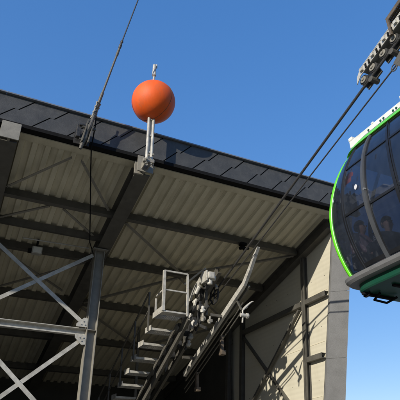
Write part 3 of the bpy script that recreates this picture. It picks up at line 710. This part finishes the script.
        b0 = (t[0] + 0.03, t[1] * 0.97 - sg * 0.02, t[2]); JJ = [(W(*b0), 0.011 * s), (W(b0[0] + 0.025, b0[1] - sg * 0.028, b0[2] - 0.012), 0.01 * s), (W(b0[0] + 0.05, b0[1] - sg * 0.03, b0[2] - 0.03), 0.008 * s)]
        skinned('thumb', JJ, [(0, 1), (1, 2)], 'skin', body, 1)
    if stripes:
        a = W(lean, 0.17 * stripes, 0.53); e_ = W(lean + 0.10, 0.24 * stripes, 0.30); bm = B(); dd = (e_ - a)
        for t in (0.25, 0.42, 0.60): tube(bm, [a + dd * (t - 0.03), a + dd * (t + 0.03)], 0.07 * s, 16, True)
        obj('sleeve_stripe', bm, 'whitecloth', body)
    return body
person((4.02, 4.05, 3.74), math.radians(-82), 'person in dusty pink top seated by the green-edged corner of the cabin', 'pinkcloth', 0, ((0.30, -0.10, 0.16), (0.34, 0.14, 0.24)), 0.72, 0.06)
person((4.44, 4.02, 3.80), math.radians(-110), 'person in black jacket with striped sleeve seated right of the grey door frame', 'blackcloth', -1, ((0.30, -0.12, 0.18), (0.28, 0.12, 0.22)), 0.78, 0.10)

# ------------------------------------------------------------------ maintenance stairway
sw = thing('maintenance_stairway', 'galvanised stairway of grating treads descending under the beige ceiling', 'stairway', (3.8, 10.5, 3.2))
XA, XB = 3.30, 3.79
for k in range(11):
    y = 8.68 + 0.395 * k; z = 4.40 - 0.197 * k; dep = 0.28
    bm = B()
    for i in range(13): xx = XA + 0.012 + i * (XB - XA - 0.03) / 12; box(bm, xx, xx + 0.006, y, y + dep, z + 0.004, z + 0.03)
    for i in range(5): yy = y + 0.02 + i * (dep - 0.05) / 4; box(bm, XA, XB, yy, yy + 0.01, z + 0.002, z + 0.028)
    box(bm, XA, XB, y - 0.012, y - 0.001, z - 0.005, z + 0.04); box(bm, XA, XB, y + dep, y + dep + 0.01, z - 0.005, z + 0.035)
    t = obj('tread', bm, 'galv_light', sw)
    bm = B(); plate(bm, [(XA - 0.014, y - 0.02, z - 0.01), (XA - 0.014, y + dep + 0.02, z - 0.01), (XA - 0.014, y + dep + 0.02, z + 0.10), (XA - 0.014, y - 0.02, z + 0.085)], (1, 0, 0), 0.010); obj('side_plate', bm, 'galv_light', t)
bm = B()
for x in (XB + 0.05,): cbeam(bm, (x, 8.5, 4.36), (x, 12.9, 2.12), 0.06, 0.16, 0.01)
bar(bm, (XB - 0.06, 8.8, 4.27), (XB - 0.06, 12.9, 2.2), 0.03, 0.07); obj('stringer', bm, 'galv_dull', sw)
# guard cage on the top step
bm = B(); Yg = 8.47; zb = 4.41; zt = 5.20
def sq(a, b, w=0.035): bar(bm, a, b, w, w, (0, 1, 0) if abs(V(b)[2] - V(a)[2]) > 0.3 else (0, 0, 1))
sq((XA, Yg, zb), (XA, Yg, zt), 0.05); sq((XB, Yg, zb - 0.05), (XB, Yg, zt), 0.035); sq((XA, Yg, zt), (XB, Yg, zt), 0.03); sq((XA, Yg, 4.82), (XB, Yg, 4.82), 0.026)
sq((XA, Yg, 4.82), (XA, Yg + 0.38, 4.80), 0.026); sq((XA, Yg + 0.40, 4.41), (XA, Yg + 0.40, 4.76), 0.03)
box(bm, XA - 0.01, XB, Yg - 0.01, Yg + 0.2, zb - 0.02, zb + 0.01)
box(bm, XA - 0.012, XA, Yg + 0.03, Yg + 0.40, zb, zb + 0.10)
obj('guard_rail', bm, 'galv_light', sw)
bm = B()
for k in range(1, 11, 2):
    y = 8.78 + 0.395 * k; z = 4.40 - 0.197 * k; bar(bm, (XA - 0.03, y, z), (XA - 0.03, y, z + 0.78), 0.03, 0.03, (0, 1, 0))
bar(bm, (XA - 0.03, 9.2, 4.98), (XA - 0.03, 12.6, 3.27), 0.028, 0.028); bar(bm, (XA - 0.03, 9.2, 4.6), (XA - 0.03, 12.6, 2.9), 0.02, 0.02); obj('handrail', bm, 'galv_dull', sw)

# ------------------------------------------------------------------ tyre conveyor
tc = thing('tyre_conveyor', 'row of drive tyres and white motor cover beside the guard rail under the roof', 'conveyor', (4.2, 9.5, 4.6))
def cz(y): return 5.22 - 0.46 * (y - 8.3)
bm = B(); cbeam(bm, (4.32, 8.15, cz(8.15) - 0.02), (4.32, 13.4, cz(13.4) - 0.02), 0.08, 0.16, 0.01)
cbeam(bm, (4.18, 8.6, cz(8.6) - 0.62), (4.18, 13.0, cz(13.0) - 0.62), 0.06, 0.12, 0.01)
for y in (8.6, 9.6, 10.6, 11.6): bar(bm, (4.25, y, cz(y) - 0.60), (4.25, y, cz(y)), 0.05, 0.05, (0, 1, 0)); 
bar(bm, (4.25, 12.6, cz(12.6)), (4.25, 12.6, dz(12.6)), 0.06, 0.06, (0, 1, 0))
obj('beam', bm, 'galv_dull', tc)
for i in range(9):
    y = 8.45 + 0.34 * i; c = V((4.20, y, cz(y) - 0.05)); bm = B(); disc(bm, c, (1, 0, 0), 0.145, 0.07, 24); w_ = obj('tyre', bm, 'rubber', tc)
    bm = B(); disc(bm, c + V((-0.042, 0, 0)), (1, 0, 0), 0.085, 0.02, 20); disc(bm, c + V((-0.06, 0, 0)), (1, 0, 0), 0.03, 0.03, 12); obj('rim', bm, 'galv', w_)
    if i < 5:
        c = V((4.10, y + 0.1, cz(y) - 0.56)); bm = B(); disc(bm, c, (1, 0, 0), 0.075, 0.09, 20); w_ = obj('tyre', bm, 'rubber', tc)
        bm = B(); disc(bm, c + V((-0.05, 0, 0)), (1, 0, 0), 0.05, 0.02, 16); obj('rim', bm, 'galv', w_)
bm = B(); mo = V((4.28, 8.22, 5.30)); box(bm, 4.03, 4.17, 8.02, 8.34, 5.02, 5.16, 0.03); box(bm, 4.0, 4.03, 8.06, 8.30, 4.98, 5.19, 0.01); tube(bm, [(4.1, 8.12, 5.03), (4.1, 8.12, 4.93)], 0.05, 12); tube(bm, [(4.17, 8.18, 5.09), (4.24, 8.18, 5.09)], 0.055, 14); obj('motor_cover', bm, 'galv_light', tc)
bm = B()
ed = [(8.00, 5.16), (8.30, 5.24), (9.16, 4.86), (9.12, 4.70)]
for k in range(5):
    yc = 9.03 - k * 0.17; zc_ = 4.72 + k * 0.085
    for a in (200, 235, 270, 305, 340): t = math.radians(a); ed.append((yc - 0.082 * math.cos(t) * -1 * -1, zc_ + 0.075 * math.sin(t)))
ed.append((8.0, 4.98))
ed2 = [(8.30, 5.25), (9.14, 4.88)] + [(9.14 - 0.84 * k / 20, 4.78 + 0.37 * k / 20 - 0.055 * abs(math.sin(k * math.pi / 4))) for k in range(21)]
plate(bm, [(4.04, q[0], q[1]) for q in ed2], (1, 0, 0), 0.03); obj('scalloped_guard', bm, 'galv_light', tc)
bm = B(); tube(bm, [(4.08, 8.5, 5.0), (4.02, 8.44, 4.96), (3.98, 8.5, 4.84)], 0.03, 8, True, [0.03, 0.04, 0.03]); obj('lever', bm, 'galv_light', tc)
for (y, zo, r) in ((8.7, -0.38, 0.05), (8.95, -0.5, 0.06), (9.2, -0.42, 0.045), (8.8, -0.74, 0.05)):
    bm = B(); q = V((4.05, y, cz(y) + zo)); tube(bm, [q, q + V((0.02, 0.05, 0.10)), q + V((0.05, 0.0, 0.16))], r, 10, True, [r * 0.6, r, r * 0.5]); obj('spring_housing', bm, 'galv_light', tc)
for (x, y, z, r, h, m_) in ((4.02, 8.30, 4.42, 0.045, 0.12, 'galv_light'), (4.10, 8.45, 4.30, 0.045, 0.16, 'galv'), (4.02, 8.62, 4.24, 0.05, 0.10, 'galv'), (4.16, 8.28, 4.22, 0.03, 0.14, 'galv'), (4.05, 8.9, 4.06, 0.05, 0.10, 'galv'), (4.12, 9.15, 3.98, 0.045, 0.12, 'galv_light')):
    bm = B(); tube(bm, [(x, y, z), (x + 0.01, y, z + h * 0.35), (x + 0.01, y, z + h * 0.4), (x + 0.03, y + 0.02, z + h), (x + 0.03, y + 0.02, z + h * 1.05)], r, 12, True, [r * 0.7, r, r * 0.6, r * 0.75, r * 0.4]); box(bm, x - 0.02, x + 0.06, y - 0.03, y + 0.05, z + h * 0.2, z + h * 0.6, 0.01); obj('tensioner', bm, m_, tc)
for (y0, z0, y1, z1) in ((8.25, 4.55, 8.75, 4.25), (8.35, 4.15, 8.9, 4.4), (8.6, 4.75, 8.8, 4.2), (9.0, 4.6, 9.3, 3.95)):
    bm = B(); bar(bm, (4.13, y0, z0), (4.13, y1, z1), 0.03, 0.05); obj('linkage', bm, 'rubber', tc)
bm = B(); q = V((4.45, 8.62, 4.92)); tube(bm, [q + V((0, 0.17 * math.cos(t), 0.17 * math.sin(t))) for t in [i * math.pi / 16 for i in range(33)]], 0.022, 8, False); bar(bm, q + V((0, -0.17, 0)), q + V((0, 0.17, 0)), 0.02, 0.03); bar(bm, q + V((0, 0, -0.17)), q + V((0, 0, 0.17)), 0.02, 0.03, (0, 1, 0)); obj('deflection_pulley', bm, 'rubber', tc)
bm = B(); tube(bm, [q + V((-0.03, 0.20 * math.cos(t), 0.20 * math.sin(t))) for t in [1.9 + i * 0.1 for i in range(9)]], 0.03, 8); obj('pulley_guard', bm, 'galv_light', tc)
bm = B(); tube(bm, [(3.92, 8.9, 5.16), (4.05, 8.6, 5.28), (4.12, 8.35, 5.34)], 0.02, 8); tube(bm, [(4.0, 9.1, 4.62), (4.12, 8.95, 4.5), (4.16, 8.9, 4.4)], 0.018, 8); obj('hose', bm, 'galv_light', tc)

# ------------------------------------------------------------------ guide rail
gd = thing('guide_rail', 'long pale pointed guide rail sloping down from under the roof edge', 'rail', (4.6, 8.5, 4.5))
bm = B()
pts = [(7.16, 5.42, .012), (7.30, 5.30, .05), (7.50, 5.10, .07), (7.73, 4.89, .085), (8.17, 4.70, .09), (9.3, 4.20, .09), (10.45, 3.70, .09)]
up = [bm.verts.new((4.60, p_[0] + p_[2] * 0.3, p_[1] + p_[2] / 2)) for p_ in pts]; lo = [bm.verts.new((4.60, p_[0] - p_[2] * 0.3, p_[1] - p_[2] / 2)) for p_ in pts]
up2 = [bm.verts.new((4.66, v.co.y, v.co.z)) for v in up]; lo2 = [bm.verts.new((4.66, v.co.y, v.co.z)) for v in lo]
for i in range(len(pts) - 1):
    for a, b in ((up, lo), (lo, lo2), (lo2, up2), (up2, up)): bm.faces.new((a[i], a[i + 1], b[i + 1], b[i]))
bm.faces.new((up[0], lo[0], lo2[0], up2[0])); bm.faces.new((up[-1], up2[-1], lo2[-1], lo[-1])); obj('rail', bm, 'galv_light', gd)
bm = B(); tube(bm, [(4.74, 8.0, 4.62), (4.74, 8.3, 4.47), (4.74, 10.7, 3.45)], 0.012, 8); tube(bm, [(4.77, 8.1, 4.50), (4.77, 8.3, 4.40), (4.77, 10.7, 3.38)], 0.012, 8)
bar(bm, (4.72, 7.7, 4.86), (4.72, 10.6, 3.62), 0.03, 0.06); obj('rod', bm, 'galv_dull', gd)
for (y, z) in ((8.95, 4.02), (10.1, 3.50)):
    bm = B(); bar(bm, (4.77, y, z + 0.20), (4.77, y, z - 0.10), 0.06, 0.07, (0, 1, 0)); box(bm, 4.72, 4.82, y - 0.09, y + 0.05, z - 0.19, z - 0.10, 0.015); obj('foot', bm, 'brown', gd)
bm = B()
for y, z in ((8.6, 4.5), (9.9, 3.94)): bar(bm, (4.34, y, z), (4.60, y, z), 0.05, 0.05)
obj('cross_bar', bm, 'galv_dull', gd)
rc = thing('switch_arm', 'small pale curved arm with valve hanging right of the guide rail', 'arm', (4.85, 7.9, 4.3))
bm = B(); c = V((4.68, 7.95, 4.46)); arc = [c + V((0.02 + 0.19 * math.sin(t), -0.17 * math.sin(t) * 0.5, 0.22 * math.sin(t) + 0.0 - 0.06 * (1 - math.cos(t)))) for t in [i * 1.6 / 8 for i in range(9)]]
tube(bm, arc, 0.012, 8, True, [0.02, 0.024, 0.022, 0.02, 0.017, 0.014, 0.011, 0.009, 0.007]); plate(bm, [arc[0], arc[2], arc[4], c + V((0.12, 0, 0.05))], (0, 1, 0), 0.012); obj('arm', bm, 'galv_light', rc)
bm = B(); q = c + V((0.02, 0.0, -0.10)); tube(bm, [q + V((-0.05, 0, 0)), q + V((0.07, 0, 0))], 0.035, 12); tube(bm, [q + V((0.07, 0, 0)), q + V((0.11, 0, 0))], 0.05, 12); tube(bm, [q, q + V((0, 0, 0.12))], 0.012, 8); tube(bm, [q, q + V((0.0, 0.03, -0.13))], 0.016, 8); obj('valve', bm, 'galv_light', rc)
bm = B(); bar(bm, c + V((0.0, 0, 0.0)), (4.66, 8.1, 4.70), 0.03, 0.03); obj('mount', bm, 'galv_dull', rc)

# ------------------------------------------------------------------ light, sky, camera
to_sun = V((-1.85, -1.0, 0.82)).normalized()
sd = bpy.data.lights.new('sun', 'SUN'); sd.energy = 4.9; sd.angle = math.radians(0.53); sd.color = (1.0, 0.93, 0.82)
so = bpy.data.objects.new('sun', sd); COL.objects.link(so); so.rotation_euler = (-to_sun).to_track_quat('-Z', 'Y').to_euler(); so.location = (-20, -12, 20)
W_ = bpy.data.worlds.new('World'); SC.world = W_; W_.use_nodes = True; nt = W_.node_tree
sky = nt.nodes.new('ShaderNodeTexSky'); sky.sky_type = 'NISHITA'; sky.sun_disc = False
sky.sun_elevation = math.asin(to_sun.z); sky.sun_rotation = math.atan2(to_sun.x, to_sun.y)
sky.altitude = 0; sky.air_density = 1.0; sky.dust_density = 0.4; sky.ozone_density = 3.0
ga = nt.nodes.new('ShaderNodeGamma'); ga.inputs[1].default_value = 0.45
hs = nt.nodes.new('ShaderNodeHueSaturation'); hs.inputs['Saturation'].default_value = 1.98; hs.inputs['Value'].default_value = 2.72; hs.inputs['Hue'].default_value = 0.518
nt.links.new(sky.outputs[0], ga.inputs[0]); nt.links.new(ga.outputs[0], hs.inputs['Color']); nt.links.new(hs.outputs[0], nt.nodes['Background'].inputs['Color']); nt.nodes['Background'].inputs['Strength'].default_value = 0.15
cd = bpy.data.cameras.new('camera'); cd.sensor_width = 36; cd.lens = 45.0; cd.clip_end = 9000; cd.clip_start = 0.05
co = bpy.data.objects.new('camera', cd); COL.objects.link(co); co.location = (0, 0, 1.6)
co.rotation_euler = (math.pi / 2 + math.atan(285 / 500), 0, math.radians(-25.6)); SC.camera = co
SC.view_settings.view_transform = 'Standard'; SC.view_settings.look = 'None'; SC.view_settings.exposure = 0.0; SC.view_settings.gamma = 1.0
SC.view_settings.use_curve_mapping = False
